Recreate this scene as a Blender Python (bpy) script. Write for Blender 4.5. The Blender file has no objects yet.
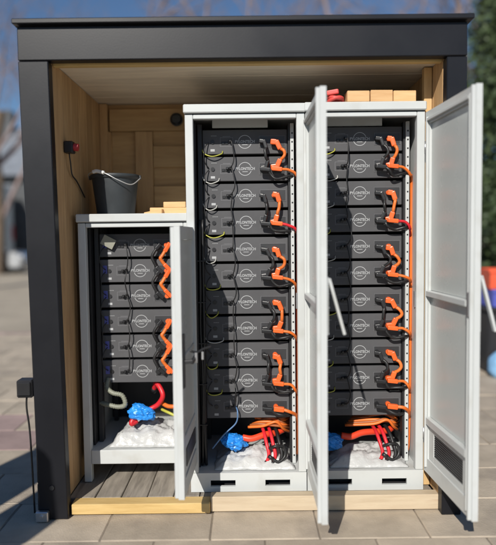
import bpy, bmesh, math, random
from mathutils import Vector, Matrix, noise
random.seed(7)
PI = math.pi
scene = bpy.context.scene
COL = scene.collection

# ------------------------------------------------------------------ camera, sky, sun, exposure
F_PX, TILT, ROLL, EYE = 602.66, 0.0593, -0.0116, 1.36
cam_data = bpy.data.cameras.new('camera')
cam = bpy.data.objects.new('camera', cam_data)
COL.objects.link(cam)
cam_data.sensor_fit = 'HORIZONTAL'
cam_data.sensor_width = 36.0
cam_data.lens = F_PX / 496.0 * 36.0
cam_data.clip_start = 0.05
cam_data.clip_end = 2000
cam.matrix_world = (Matrix.Translation((0, 0, EYE)) @ Matrix.Rotation(PI / 2 - TILT, 4, 'X')
                    @ Matrix.Rotation(ROLL, 4, 'Z'))
cam_data.dof.use_dof = True
cam_data.dof.focus_distance = 3.12
cam_data.dof.aperture_fstop = 0.85
scene.camera = cam

SUN_DIR = Vector((0.315, 1.0, -0.68)).normalized()
elev = math.asin(-SUN_DIR.z)
world = bpy.data.worlds.new('World')
scene.world = world
world.use_nodes = True
wn = world.node_tree
bg = wn.nodes['Background']
sky = wn.nodes.new('ShaderNodeTexSky')
sky.sky_type = 'NISHITA'
sky.sun_disc = False
sky.sun_elevation = elev
sky.sun_rotation = math.atan2(-SUN_DIR.x, -SUN_DIR.y)
sky.air_density = 1.0
sky.dust_density = 0.0
sky.ozone_density = 6.0
wn.links.new(sky.outputs[0], bg.inputs[0])
bg.inputs[1].default_value = 0.075
sun_data = bpy.data.lights.new('sun', 'SUN')
sun_data.energy = 5.0
sun_data.angle = math.radians(0.53)
sun_data.color = (1.0, 0.95, 0.87)
sun = bpy.data.objects.new('sun', sun_data)
COL.objects.link(sun)
sun.rotation_euler = SUN_DIR.to_track_quat('-Z', 'Y').to_euler()
sun.location = (-3, -6, 8)
vs = scene.view_settings
vs.view_transform = 'Standard'
vs.look = 'None'
vs.gamma = 1
vs.use_curve_mapping = False
vs.exposure = 0.0

# ------------------------------------------------------------------ materials
MATS = {}
def mat(name, col, rough=0.5, metal=0.0, var=0.12, nscale=6.0, bump=0.0, bscale=60.0, stretch=None,
        col2=None, spec=None, coat=0.0, trans=0.0, alpha=None, stain=None):
    if name in MATS:
        return MATS[name]
    m = bpy.data.materials.new(name)
    m.use_nodes = True
    nt = m.node_tree
    b = nt.nodes['Principled BSDF']
    tc = nt.nodes.new('ShaderNodeTexCoord')
    mp = nt.nodes.new('ShaderNodeMapping')
    nt.links.new(tc.outputs['Object'], mp.inputs[0])
    if stretch:
        mp.inputs['Scale'].default_value = stretch
    oi = nt.nodes.new('ShaderNodeObjectInfo')
    addv = nt.nodes.new('ShaderNodeVectorMath')
    addv.operation = 'ADD'
    sc = nt.nodes.new('ShaderNodeVectorMath')
    sc.operation = 'SCALE'
    sc.inputs[3].default_value = 37.0
    comb = nt.nodes.new('ShaderNodeCombineXYZ')
    for k in range(3):
        nt.links.new(oi.outputs['Random'], comb.inputs[k])
    nt.links.new(comb.outputs[0], sc.inputs[0])
    nt.links.new(mp.outputs[0], addv.inputs[0])
    nt.links.new(sc.outputs[0], addv.inputs[1])
    nz = nt.nodes.new('ShaderNodeTexNoise')
    nz.inputs['Scale'].default_value = nscale
    nz.inputs['Detail'].default_value = 6
    nz.inputs['Roughness'].default_value = 0.6
    nt.links.new(addv.outputs[0], nz.inputs['Vector'])
    ramp = nt.nodes.new('ShaderNodeValToRGB')
    c2 = col2 if col2 else tuple(min(1, c * (1 + var)) for c in col)
    c1 = col if col2 else tuple(c * (1 - var) for c in col)
    ramp.color_ramp.elements[0].color = (*c1, 1)
    ramp.color_ramp.elements[1].color = (*c2, 1)
    ramp.color_ramp.elements[0].position = 0.32
    ramp.color_ramp.elements[1].position = 0.68
    nt.links.new(nz.outputs[0], ramp.inputs[0])
    last = ramp.outputs[0]
    if stain:
        n2 = nt.nodes.new('ShaderNodeTexNoise')
        n2.inputs['Scale'].default_value = stain[1]
        n2.inputs['Detail'].default_value = 5
        nt.links.new(addv.outputs[0], n2.inputs['Vector'])
        r2 = nt.nodes.new('ShaderNodeValToRGB')
        r2.color_ramp.elements[0].position = stain[2]
        r2.color_ramp.elements[1].position = stain[2] + 0.12
        r2.color_ramp.elements[0].color = (0, 0, 0, 1)
        r2.color_ramp.elements[1].color = (stain[3],) * 3 + (1,)
        nt.links.new(n2.outputs[0], r2.inputs[0])
        mx = nt.nodes.new('ShaderNodeMix')
        mx.data_type = 'RGBA'
        nt.links.new(r2.outputs[0], mx.inputs[0])
        nt.links.new(last, mx.inputs[6])
        mx.inputs[7].default_value = (*stain[0], 1)
        last = mx.outputs[2]
    # slight random brightness per object
    hsv = nt.nodes.new('ShaderNodeHueSaturation')
    mr = nt.nodes.new('ShaderNodeMapRange')
    mr.inputs[3].default_value = 1 - var * 0.6
    mr.inputs[4].default_value = 1 + var * 0.6
    nt.links.new(oi.outputs['Random'], mr.inputs[0])
    nt.links.new(mr.outputs[0], hsv.inputs['Value'])
    nt.links.new(last, hsv.inputs['Color'])
    nt.links.new(hsv.outputs[0], b.inputs['Base Color'])
    b.inputs['Metallic'].default_value = metal
    rr = nt.nodes.new('ShaderNodeMapRange')
    rr.inputs[3].default_value = max(0.02, rough - 0.08)
    rr.inputs[4].default_value = min(1, rough + 0.08)
    nt.links.new(nz.outputs[0], rr.inputs[0])
    nt.links.new(rr.outputs[0], b.inputs['Roughness'])
    if spec is not None:
        b.inputs['Specular IOR Level'].default_value = spec
    b.inputs['Coat Weight'].default_value = coat
    b.inputs['Coat Roughness'].default_value = 0.12
    b.inputs['Transmission Weight'].default_value = trans
    if alpha is not None:
        b.inputs['Alpha'].default_value = alpha
    if bump:
        bn = nt.nodes.new('ShaderNodeTexNoise')
        bn.inputs['Scale'].default_value = bscale
        bn.inputs['Detail'].default_value = 5
        nt.links.new(addv.outputs[0], bn.inputs['Vector'])
        bp = nt.nodes.new('ShaderNodeBump')
        bp.inputs['Strength'].default_value = bump
        bp.inputs['Distance'].default_value = 0.01
        nt.links.new(bn.outputs[0], bp.inputs['Height'])
        nt.links.new(bp.outputs[0], b.inputs['Normal'])
    MATS[name] = m
    return m

WHITE = mat('white_powder_coat', (0.535, 0.555, 0.55), 0.40, var=0.04, nscale=3, bump=0.03, bscale=300, stain=((0.40, 0.39, 0.35), 5, 0.56, 0.40))
PANEL = mat('door_panel_grey', (0.53, 0.555, 0.54), 0.28, var=0.03, nscale=2, stain=((0.48, 0.49, 0.46), 4, 0.58, 0.4))
BLACKM = mat('black_metal', (0.018, 0.018, 0.02), 0.45, var=0.2)
CASE = mat('charcoal_module_case', (0.088, 0.088, 0.093), 0.55, var=0.10, nscale=4, bump=0.04, bscale=500, spec=0.22)
BPLAST = mat('black_plastic', (0.014, 0.014, 0.016), 0.4, var=0.2)
DPLAST = mat('dark_grey_plastic', (0.035, 0.035, 0.038), 0.4, var=0.1)
PRINT = mat('pale_print', (0.40, 0.41, 0.42), 0.5, var=0.05)
OUTLN = mat('grey_print', (0.15, 0.15, 0.16), 0.5, var=0.05)
ORANGE = mat('orange_plastic', (0.80, 0.125, 0.022), 0.35, var=0.10)
ORCABLE = mat('orange_cable_sheath', (0.72, 0.16, 0.025), 0.45, var=0.12)
REDC = mat('red_cable_sheath', (0.62, 0.02, 0.03), 0.4, var=0.12)
BLKC = mat('black_cable_sheath', (0.016, 0.016, 0.017), 0.42, var=0.2)
YELG = mat('yellow_green_sheath', (0.42, 0.42, 0.06), 0.45, var=0.2)
WHC = mat('pale_wire_sheath', (0.45, 0.45, 0.42), 0.5, var=0.1)
BLUE = mat('blue_plastic', (0.02, 0.24, 0.72), 0.4, var=0.2, nscale=20)
BLUEL = mat('blue_label', (0.09, 0.10, 0.38), 0.5, var=0.1)
BAG = mat('white_bag_film', (0.50, 0.505, 0.50), 0.36, var=0.06, nscale=9, bump=0.9, bscale=22)
HOSE = mat('grey_green_hose', (0.22, 0.23, 0.18), 0.5, var=0.1)
CHAR = mat('charcoal_paint', (0.010, 0.0105, 0.0135), 0.38, var=0.12, nscale=3, bump=0.010, bscale=120, spec=0.30)
CHARS = mat('charcoal_board_paint', (0.028, 0.029, 0.033), 0.55, var=0.15, nscale=5, bump=0.05, bscale=80)
PLY = mat('plywood_brown', (0.40, 0.245, 0.11), 0.7, var=0.2, nscale=3, col2=(0.56, 0.37, 0.18), stretch=(1, 1, 9), bump=0.1)
PLYV = mat('plywood_brown_upright', (0.42, 0.25, 0.115), 0.7, var=0.2, nscale=3, col2=(0.58, 0.38, 0.19), stretch=(9, 9, 1), bump=0.1)
PINE = mat('pine_timber', (0.52, 0.33, 0.14), 0.65, var=0.15, nscale=4, col2=(0.66, 0.45, 0.22), stretch=(9, 9, 1), bump=0.1)
PINEX = mat('pine_timber_lengthwise', (0.50, 0.33, 0.12), 0.65, var=0.15, nscale=4, col2=(0.66, 0.47, 0.20), stretch=(1, 9, 9), bump=0.12, stain=((0.30, 0.14, 0.08), 4, 0.62, 0.5))
PALEX = mat('pale_timber_lengthwise', (0.52, 0.41, 0.28), 0.7, var=0.12, nscale=4, col2=(0.62, 0.51, 0.36), stretch=(1, 9, 9), bump=0.12, stain=((0.36, 0.20, 0.12), 4, 0.62, 0.6))
CEIL = mat('ceiling_board', (0.78, 0.68, 0.54), 0.75, var=0.10, nscale=3, stretch=(1, 7, 1), bump=0.06)
FLOORB = mat('weathered_floor_board', (0.20, 0.175, 0.145), 0.8, var=0.2, nscale=4, col2=(0.34, 0.30, 0.25), stretch=(9, 1, 9), bump=0.2, stain=((0.12, 0.10, 0.085), 3, 0.55, 0.6))
BLOCK = mat('fresh_cut_wood', (0.62, 0.36, 0.16), 0.7, var=0.15, nscale=5, col2=(0.72, 0.47, 0.24), stretch=(1, 9, 9), bump=0.1)
BUCK = mat('grey_bucket_plastic', (0.034, 0.040, 0.045), 0.55, var=0.15, nscale=10, bump=0.05)
METAL = mat('zinc_metal', (0.55, 0.55, 0.56), 0.35, metal=0.9, var=0.1)
SLAB = mat('paving_slab', (0.42, 0.355, 0.275), 0.85, var=0.16, nscale=5, bump=0.25, bscale=120, stain=((0.26, 0.22, 0.18), 3, 0.56, 0.6))
SLABR = mat('reddish_paving_slab', (0.33, 0.24, 0.22), 0.85, var=0.15, nscale=5, bump=0.25, bscale=120)
SAND = mat('sandy_ground', (0.36, 0.31, 0.24), 0.95, var=0.2, nscale=1.5, bump=0.3, bscale=30)
JOINT = mat('joint_sand', (0.22, 0.185, 0.145), 0.95, var=0.25, nscale=12, bump=0.3, bscale=80)
BARK = mat('tree_bark', (0.16, 0.12, 0.085), 0.9, var=0.25, nscale=8, stretch=(4, 4, 1), bump=0.6, bscale=30)
TWIG = mat('pale_twigs', (0.26, 0.20, 0.19), 0.9, var=0.2)
LEAF = mat('evergreen_leaf', (0.030, 0.055, 0.022), 0.6, var=0.4, nscale=2, col2=(0.07, 0.10, 0.035))
BLOSS = mat('orange_red_blossom', (0.65, 0.12, 0.06), 0.6, var=0.2)
GLASSD = mat('dark_window_glass', (0.02, 0.025, 0.03), 0.08, var=0.1, spec=0.7)
CARP = mat('silver_car_paint', (0.42, 0.43, 0.44), 0.3, metal=0.2, var=0.04, coat=0.6)
VANP = mat('white_van_paint', (0.66, 0.70, 0.69), 0.3, var=0.04, coat=0.4)
RUB = mat('tyre_rubber', (0.02, 0.02, 0.02), 0.85, var=0.2)
LAMPR = mat('red_lamp_lens', (0.5, 0.02, 0.02), 0.2, var=0.1)
LAMPW = mat('clear_lamp_lens', (0.7, 0.7, 0.7), 0.15, var=0.05)
RENDER_W = mat('grey_house_render', (0.09, 0.095, 0.10), 0.85, var=0.2, nscale=2, bump=0.1)
ROOFT = mat('slate_roof', (0.20, 0.22, 0.25), 0.7, var=0.2, nscale=3)
CRATER = mat('red_orange_crate_plastic', (0.72, 0.10, 0.04), 0.45, var=0.1)
CRATEB = mat('blue_violet_crate_plastic', (0.09, 0.11, 0.45), 0.45, var=0.1)
BINB = mat('black_bin_plastic', (0.02, 0.02, 0.022), 0.5, var=0.15)
SKYB = mat('pale_blue_sack', (0.25, 0.48, 0.75), 0.6, var=0.15)

# ------------------------------------------------------------------ mesh helpers
def link(o, parent=None):
    COL.objects.link(o)
    if parent is not None:
        o.parent = parent
    return o

def empty(name, loc=(0, 0, 0), rz=0.0, parent=None):
    o = bpy.data.objects.new(name, None)
    o.empty_display_size = 0.1
    o.location = loc
    o.rotation_euler = (0, 0, rz)
    return link(o, parent)

def tag(o, label, cat=None, group=None, kind=None):
    if label: o['label'] = label
    if cat: o['category'] = cat
    if group: o['group'] = group
    if kind: o['kind'] = kind
    return o

def bm_box(bm, x0, x1, y0, y1, z0, z1, bev=0.0):
    r = bmesh.ops.create_cube(bm, size=1.0)
    vs_ = r['verts']
    for v in vs_:
        v.co = Vector((x0 + (v.co.x + .5) * (x1 - x0), y0 + (v.co.y + .5) * (y1 - y0), z0 + (v.co.z + .5) * (z1 - z0)))
    if bev > 0:
        es = list({e for v in vs_ for e in v.link_edges})
        bmesh.ops.bevel(bm, geom=es, offset=bev, segments=1, affect='EDGES', profile=0.5)
    return vs_

def finish(name, bm, m, parent=None, loc=(0, 0, 0), rot=(0, 0, 0), smooth=False):
    me = bpy.data.meshes.new(name)
    bm.to_mesh(me)
    bm.free()
    if m: me.materials.append(m)
    if smooth:
        for p in me.polygons: p.use_smooth = True
    o = bpy.data.objects.new(name, me)
    o.location = loc
    o.rotation_euler = rot
    return link(o, parent)

def boxes(name, bl, m, parent=None, bev=0.0, loc=(0, 0, 0), rot=(0, 0, 0)):
    bm = bmesh.new()
    for b in bl:
        bm_box(bm, *b, bev=bev)
    return finish(name, bm, m, parent, loc, rot)

def inst(name, me, parent=None, loc=(0, 0, 0), rot=(0, 0, 0), scale=None):
    o = bpy.data.objects.new(name, me)
    o.location = loc
    o.rotation_euler = rot
    if scale: o.scale = scale
    return link(o, parent)

def catmull(pts, n=6):
    P = [Vector(p) for p in pts]
    if len(P) < 3: return P
    out = []
    Q = [P[0] * 2 - P[1]] + P + [P[-1] * 2 - P[-2]]
    for i in range(1, len(Q) - 2):
        a, b, c, d = Q[i - 1], Q[i], Q[i + 1], Q[i + 2]
        for k in range(n):
            t = k / n
            out.append(0.5 * ((2 * b) + (c - a) * t + (2 * a - 5 * b + 4 * c - d) * t * t + (3 * b - a - 3 * c + d) * t ** 3))
    out.append(P[-1])
    return out

def bm_tube(bm, pts, r, sides=8, smoothn=6, r1=None, caps=True):
    P = catmull(pts, smoothn) if smoothn else [Vector(p) for p in pts]
    N = len(P)
    up = None
    rings = []
    for i, p in enumerate(P):
        t = (P[min(i + 1, N - 1)] - P[max(i - 1, 0)])
        if t.length < 1e-9: t = Vector((0, 0, 1))
        t.normalize()
        if up is None:
            up = t.orthogonal().normalized()
        up = (up - t * up.dot(t))
        if up.length < 1e-6: up = t.orthogonal()
        up.normalize()
        s = t.cross(up)
        if callable(r): rad = r(i / max(1, N - 1))
        else: rad = r if r1 is None else r + (r1 - r) * i / max(1, N - 1)
        rings.append([bm.verts.new(p + (up * math.cos(2 * PI * k / sides) + s * math.sin(2 * PI * k / sides)) * rad) for k in range(sides)])
    for i in range(N - 1):
        for k in range(sides):
            bm.faces.new((rings[i][k], rings[i][(k + 1) % sides], rings[i + 1][(k + 1) % sides], rings[i + 1][k]))
    if caps:
        bm.faces.new(list(reversed(rings[0])))
        bm.faces.new(rings[-1])

def tube(name, pts, r, m, parent=None, sides=8, smoothn=6, r1=None):
    bm = bmesh.new()
    bm_tube(bm, pts, r, sides, smoothn, r1)
    bmesh.ops.recalc_face_normals(bm, faces=bm.faces)
    return finish(name, bm, m, parent, smooth=True)

def bm_cyl(bm, c, axis, r, h, seg=16, r2=None):
    a = Vector(axis).normalized()
    bm_tube(bm, [Vector(c), Vector(c) + a * h], r, seg, 0, r2)

def bm_block(bm, a, b, w, h, bev=0.004):
    """a bevelled bar from a to b, w wide and h high"""
    a, b = Vector(a), Vector(b)
    d = b - a
    vs_ = bm_box(bm, 0, d.length, -w / 2, w / 2, -h / 2, h / 2)
    es = list({e for v in vs_ for e in v.link_edges})
    r = bmesh.ops.bevel(bm, geom=es, offset=bev, segments=2, affect='EDGES', profile=0.6)
    M = Matrix.Translation(a) @ d.to_track_quat('X', 'Z').to_matrix().to_4x4()
    allv = set(v for f in r['faces'] for v in f.verts)
    bmesh.ops.transform(bm, matrix=M, verts=list(allv))

# ------------------------------------------------------------------ ground and paving
bm = bmesh.new()
n = 40
bmesh.ops.create_grid(bm, x_segments=n, y_segments=n, size=600)
ground = finish('ground', bm, SAND)
ground.location = (0, 100, -0.03)
ground['kind'] = 'structure'
pav = boxes('pavement', [(-9.0, 9.0, 0.3, 8.6, -0.025, -0.006)], JOINT)
pav['kind'] = 'structure'

def in_view(x, y, margin=0.06):
    return y > 2.0 and abs(x) < y * (0.4115 + margin) and not (-1.06 < x < 1.03 and 2.95 < y < 4.0 + (y - 3.0) * 0) and not (abs(x) < 0.36 * y and y > 2.98)
SLW, SLD, GAP = 0.498, 0.398, 0.0045
slab_bm = bmesh.new()
bm_box(slab_bm, -SLW / 2 + GAP / 2, SLW / 2 - GAP / 2, -SLD / 2 + GAP / 2, SLD / 2 - GAP / 2, -0.02, 0.0, bev=0.005)
slab_me = bpy.data.meshes.new('paving_slab')
slab_bm.to_mesh(slab_me); slab_bm.free()
slab_me.materials.append(SLAB)
slab_me_r = slab_me.copy(); slab_me_r.materials.clear(); slab_me_r.materials.append(SLABR)
cells = []
row = 0
y = 0.45
while y < 8.5:
    x = -8.9 + (SLW / 2 if row % 2 else 0)
    while x < 8.8:
        cells.append((x, y, row)); x += SLW
    y += SLD; row += 1
vis = sorted([c for c in cells if in_view(c[0], c[1])], key=lambda c: c[1])[:290]
visset = set(vis)
rest = bmesh.new()
for c in cells:
    if c in visset:
        o = inst('paving_slab', slab_me_r if (c[0] < -1.2 and 3.7 < c[1] < 4.75) else slab_me, pav, (c[0], c[1], random.uniform(-0.003, 0.001)),
                 (random.uniform(-.004, .004), random.uniform(-.004, .004), random.uniform(-.006, .006)))
    else:
        if -1.0 < c[0] < 0.98 and 3.15 < c[1] < 3.75: continue
        bm_box(rest, c[0] - SLW / 2 + GAP / 2, c[0] + SLW / 2 - GAP / 2, c[1] - SLD / 2 + GAP / 2, c[1] + SLD / 2 - GAP / 2, -0.02, random.uniform(-.003, .001), bev=0.005)
r_ = finish('paving_slab', rest, SLAB, pav)
r_['kind'] = 'stuff'
edging = empty('edging_course', (0, 8.7, 0)); edging['kind'] = 'structure'
em = boxes('edging_stone', [(-0.145, 0.145, -0.07, 0.07, -0.03, 0.004)], SLABR, edging, bev=0.006, loc=(-4.9, 0, 0))
for i in range(1, 62):
    inst('edging_stone', em.data, edging, (-9.0 + i * 0.297, 0, random.uniform(-.003, .002)), (0, 0, random.uniform(-.01, .01)))

# ------------------------------------------------------------------ shed
XL, XR = -0.917, 0.936          # inner faces of the side walls
OL, OR_ = -1.057, 1.030        # outer faces
YF, YB = 2.85, 3.86            # front plane, inner back
FLOOR = 0.055
HB, HT = 2.188, 2.342
CEILZ = 2.200
shed = empty('shed', (0, YF, 0))
tag(shed, 'open-fronted charcoal shed lined with brown wood, housing the three battery cabinets', 'shed')
def S(bl):  # world -> shed local
    return [(a, b, c - YF, d - YF, e, f) for (a, b, c, d, e, f) in bl]
# jambs, leaning very slightly inwards at the foot as in the photograph
def jamb(name, x0, x1, lean):
    bm = bmesh.new()
    bm_box(bm, x0, x1, 0, 0.06, 0.0, HB - 0.003, bev=0.004)
    for v in bm.verts:
        v.co.x += lean * (1 - v.co.z / HB)
    return finish(name, bm, CHAR, shed)
jl = jamb('jamb', OL, XL, 0.03)
jr = jamb('jamb', XR, OR_, -0.01)
boxes('header', S([(OL, OR_, YF, YF + 0.06, HB, HT)]), CHAR, shed, bev=0.004)
boxes('roof', S([(OL - 0.013, OR_ + 0.021, YF + 0.012, YB + 0.2, HT + 0.003, HT + 0.026)]), CHARS, shed, bev=0.003)
boxes('roof_flashing', S([(OL - 0.014, OR_ + 0.022, YF - 0.030, YF + 0.01, HT + 0.004, HT + 0.028)]), CHAR, shed, bev=0.004)
# outer cladding boards on both sides and the back
bh = 0.146
for side, x0, x1 in (('l', OL + 0.002, OL + 0.022), ('r', OR_ - 0.022, OR_ - 0.002)):
    me = None
    for k in range(16):
        z0 = 0.01 + k * bh
        if z0 + bh > HT: break
        if me is None:
            o = boxes('cladding_board', [(x0, x1, 0.064, YB + 0.10 - YF, 0, bh - 0.006)], CHARS, shed, bev=0.003, loc=(0, 0, z0))
            me = o.data
        else:
            inst('cladding_board', me, shed, (0, 0, z0))
me = None
for k in range(16):
    z0 = 0.01 + k * bh
    if z0 + bh > HT: break
    if me is None:
        o = boxes('cladding_board', [(OL + 0.03, OR_ - 0.03, YB + 0.08 - YF, YB + 0.10 - YF, 0, bh - 0.006)], CHARS, shed, bev=0.003, loc=(0, 0, z0)); me = o.data
    else:
        inst('cladding_board', me, shed, (0, 0, z0))
# inner lining: upright boards on the side walls
for x0, x1 in ((XL - 0.018, XL), (XR, XR + 0.018)):
    me = None
    w = 0.146
    for k in range(7):
        y0 = 0.065 + k * w
        if me is None:
            o = boxes('lining_board', [(x0, x1, 0, w - 0.003, FLOOR + 0.002, CEILZ - 0.002)], PLYV, shed, bev=0.002, loc=(0, y0, 0)); me = o.data
        else:
            inst('lining_board', me, shed, (0, y0, 0))
# ceiling boards run across the shed
me = None
for k in range(7):
    y0 = 0.065 + k * 0.148
    if me is None:
        o = boxes('ceiling_board', [(XL - 0.02, XR + 0.02, 0, 0.146, CEILZ, CEILZ + 0.018)], CEIL, shed, bev=0.0015, loc=(0, y0, 0)); me = o.data
    else:
        inst('ceiling_board', me, shed, (0, y0, random.uniform(0, 0.002)))
boxes('front_batten', S([(XL + 0.002, XR - 0.002, YF + 0.064, YF + 0.10, CEILZ - 0.022, CEILZ - 0.002)]), PINEX, shed, bev=0.002)
# back wall: boarding behind a frame of rails, studs and noggins
back = boxes('back_wall', S([(XL - 0.02, XR + 0.02, YB, YB + 0.015, FLOOR, CEILZ - 0.002)]), PLY, shed)
def backp(nm, x0, x1, z0, z1, d=0.035, m=PLYV):
    return boxes(nm, S([(x0, x1, YB - d, YB - 0.001, z0, z1)]), m, back, bev=0.003)
backp('top_rail', XL + 0.06, XR - 0.004, 2.03, 2.165, 0.040, PLY)
for xs in (-0.905, -0.645, -0.02, 0.60, 0.88):
    backp('stud', xs - 0.055, xs + 0.055, FLOOR + 0.004, 2.027, 0.036)
for (x0, x1) in ((-0.588, -0.077), (0.037, 0.543)):
    for zc in (0.7, 1.30, 1.62, 1.87):
        backp('noggin', x0, x1, zc - 0.065, zc + 0.065, 0.033, PLY)
backp('noggin', -0.848, -0.702, 0.6, 0.73, 0.033, PLY)
boxes('corner_post', S([(XL + 0.002, XL + 0.05, YB - 0.055, YB - 0.002, FLOOR + 0.003, CEILZ - 0.004)]), PLYV, shed, bev=0.002)
boxes('corner_post', S([(XR - 0.042, XR - 0.002, 3.070, 3.112, FLOOR + 0.003, CEILZ - 0.004)]), PINE, shed, bev=0.003)
# floor boards and front sill
me = None
fw = 0.137
nb = 14
x = XL
for k in range(nb):
    x0 = XL + k * (XR - XL) / nb
    if me is None:
        o = boxes('floor_board', [(0, (XR - XL) / nb - 0.005, 0.12, YB - YF, FLOOR - 0.028, FLOOR)], FLOORB, shed, bev=0.003, loc=(x0, 0, 0)); me = o.data
    else:
        inst('floor_board', me, shed, (x0, random.uniform(0, 0.012), random.uniform(-0.004, 0)))
boxes('floor_frame', S([(OL + 0.03, OR_ - 0.03, YF + 0.119, YB + 0.05, 0.001, FLOOR - 0.032)]), FLOORB, shed)
boxes('sill', S([(XL + 0.035, -0.20, YF + 0.035, YF + 0.115, 0.006, FLOOR + 0.002)]), PINEX, shed, bev=0.003)
boxes('sill', S([(-0.198, XR - 0.004, 2.905, 2.965, 0.004, FLOOR + 0.024)]), PALEX, shed, bev=0.003)
# foot brackets and bolts at the left jamb
bm = bmesh.new()
bm_box(bm, -1.035, -0.975, -0.03, -0.003, 0.0, 0.05, bev=0.004)
bm_cyl(bm, (-1.007, -0.03, 0.028), (0, -1, 0), 0.009, 0.008, 10)
finish('foot_bracket', bm, METAL, shed)
bm = bmesh.new()
bm_cyl(bm, (-0.96, -0.001, 0.16), (0, -1, 0), 0.012, 0.007, 12)
finish('bolt', bm, BLACKM, shed)

# ------------------------------------------------------------------ battery cabinets
W, DEP = 0.592, 0.62
def bm_slotted(bm, x0, x1, y0, y1, z0, z1, slots, sz0, sz1):
    """a plate with rectangular slots: strips that butt together"""
    bm_box(bm, x0, x1, y0, y1, z0, sz0); bm_box(bm, x0, x1, y0, y1, sz1, z1)
    cur = x0
    for a, b in slots:
        bm_box(bm, cur, a, y0, y1, sz0, sz1); cur = b
    bm_box(bm, cur, x1, y0, y1, sz0, sz1)

def make_door(cab, w, z0, z1, hingex, angle, lever):
    t0, t1 = -0.030, -0.004
    fr = 0.052
    zt, zb = z1 - z0, 0.0
    h = z1 - z0
    d = boxes('door', [(-w, -w + fr, t0, t1, 0, h), (-fr, 0, t0, t1, 0, h),
                       (-w + fr, -fr, t0, t1, h - 0.06, h), (-w + fr, -fr, t0, t1, 0, 0.075)], WHITE, cab, bev=0.0)
    d.location = (hingex, 0, z0)
    d.rotation_euler = (0, 0, angle)
    # inner return flanges that stand proud of the frame
    boxes('flange', [(-w + 0.004, -w + 0.016, t1, t1 + 0.016, 0.004, h - 0.004), (-w + 0.036, -w + 0.046, t1, t1 + 0.012, 0.03, h - 0.03)], WHITE, d, bev=0.0015)
    boxes('flange', [(-0.046, -0.034, t1, t1 + 0.012, 0.03, h - 0.03)], WHITE, d, bev=0.0015)
    boxes('flange', [(-w + 0.05, -0.05, t1, t1 + 0.012, h - 0.05, h - 0.036)], WHITE, d, bev=0.0015)
    zm_, zl = h * 0.505, h * (0.15 if h > 1.5 else 0.2)
    boxes('panel', [(-w + fr + 0.001, -fr - 0.001, -0.022, -0.016, zm_ + 0.016, h - 0.061)], PANEL, d)
    boxes('panel', [(-w + fr + 0.001, -fr - 0.001, -0.022, -0.016, zl + 0.021, zm_ - 0.016)], PANEL, d)
    boxes('crossbar', [(-w + fr + 0.001, -fr - 0.001, -0.028, 0.010, zm_ - 0.014, zm_ + 0.014)], WHITE, d, bev=0.003)
    boxes('crossbar', [(-w + fr + 0.001, -fr - 0.001, -0.028, 0.006, zl - 0.019, zl + 0.019)], WHITE, d, bev=0.003)
    # lower ventilation panel
    boxes('vent_panel', [(-w + fr + 0.001, -w + fr + 0.06, -0.024, -0.012, 0.076, zl - 0.02), (-fr - 0.06, -fr - 0.001, -0.024, -0.012, 0.076, zl - 0.02),
                         (-w + fr + 0.061, -fr - 0.061, -0.024, -0.012, 0.076, 0.105), (-w + fr + 0.061, -fr - 0.061, -0.024, -0.012, zl - 0.05, zl - 0.02)], WHITE, d)
    bl = []
    zz = 0.109
    while zz < zl - 0.055:
        bl.append((-w + fr + 0.062, -fr - 0.062, -0.022, -0.015, zz, zz + 0.005)); zz += 0.011
    boxes('grille', bl, DPLAST, d)['kind'] = 'stuff'
    boxes('filter_mat', [(-w + fr + 0.062, -fr - 0.062, -0.0275, -0.0245, 0.107, zl - 0.052)], BLACKM, d)
    # hinges
    for zh in (0.16, h - 0.2):
        bm = bmesh.new()
        bm_cyl(bm, (0.004, -0.004, zh), (0, 0, 1), 0.007, 0.06, 10)
        finish('hinge', bm, METAL, d, smooth=True)
    # swing handle on the outer face, near the free edge
    zc = zm_
    bm = bmesh.new()
    xh = -w + 0.026
    bm_box(bm, xh - 0.016, xh + 0.016, t0 - 0.008, t0, zc - 0.115, zc + 0.125, bev=0.003)
    if lever == 'up':   # pivot at the top, foot swung out
        bm_block(bm, (xh, t0 - 0.012, zc + 0.118), (xh, t0 - 0.075, zc - 0.115), 0.024, 0.012, 0.003)
        bm_cyl(bm, (xh - 0.012, t0 - 0.010, zc + 0.112), (1, 0, 0), 0.008, 0.024, 10)
    else:
        bm_block(bm, (xh, t0 - 0.006, zc), (xh, t0 - 0.045, zc + 0.004), 0.016, 0.016, 0.003)
        bm_block(bm, (xh, t0 - 0.040, zc), (xh + 0.11, t0 - 0.044, zc + 0.006), 0.014, 0.018, 0.003)
    finish('handle', bm, WHITE if lever == 'up' else BLACKM, d)
    # lock bar on the inner face
    bm = bmesh.new()
    bm_box(bm, -w + 0.020, -w + 0.032, t1, t1 + 0.006, 0.05, h - 0.05)
    bm_box(bm, -w + 0.014, -w + 0.036, t1, t1 + 0.018, zc - 0.05, zc + 0.05, bev=0.003)
    finish('lock_bar', bm, METAL, d)
    return d

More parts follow.
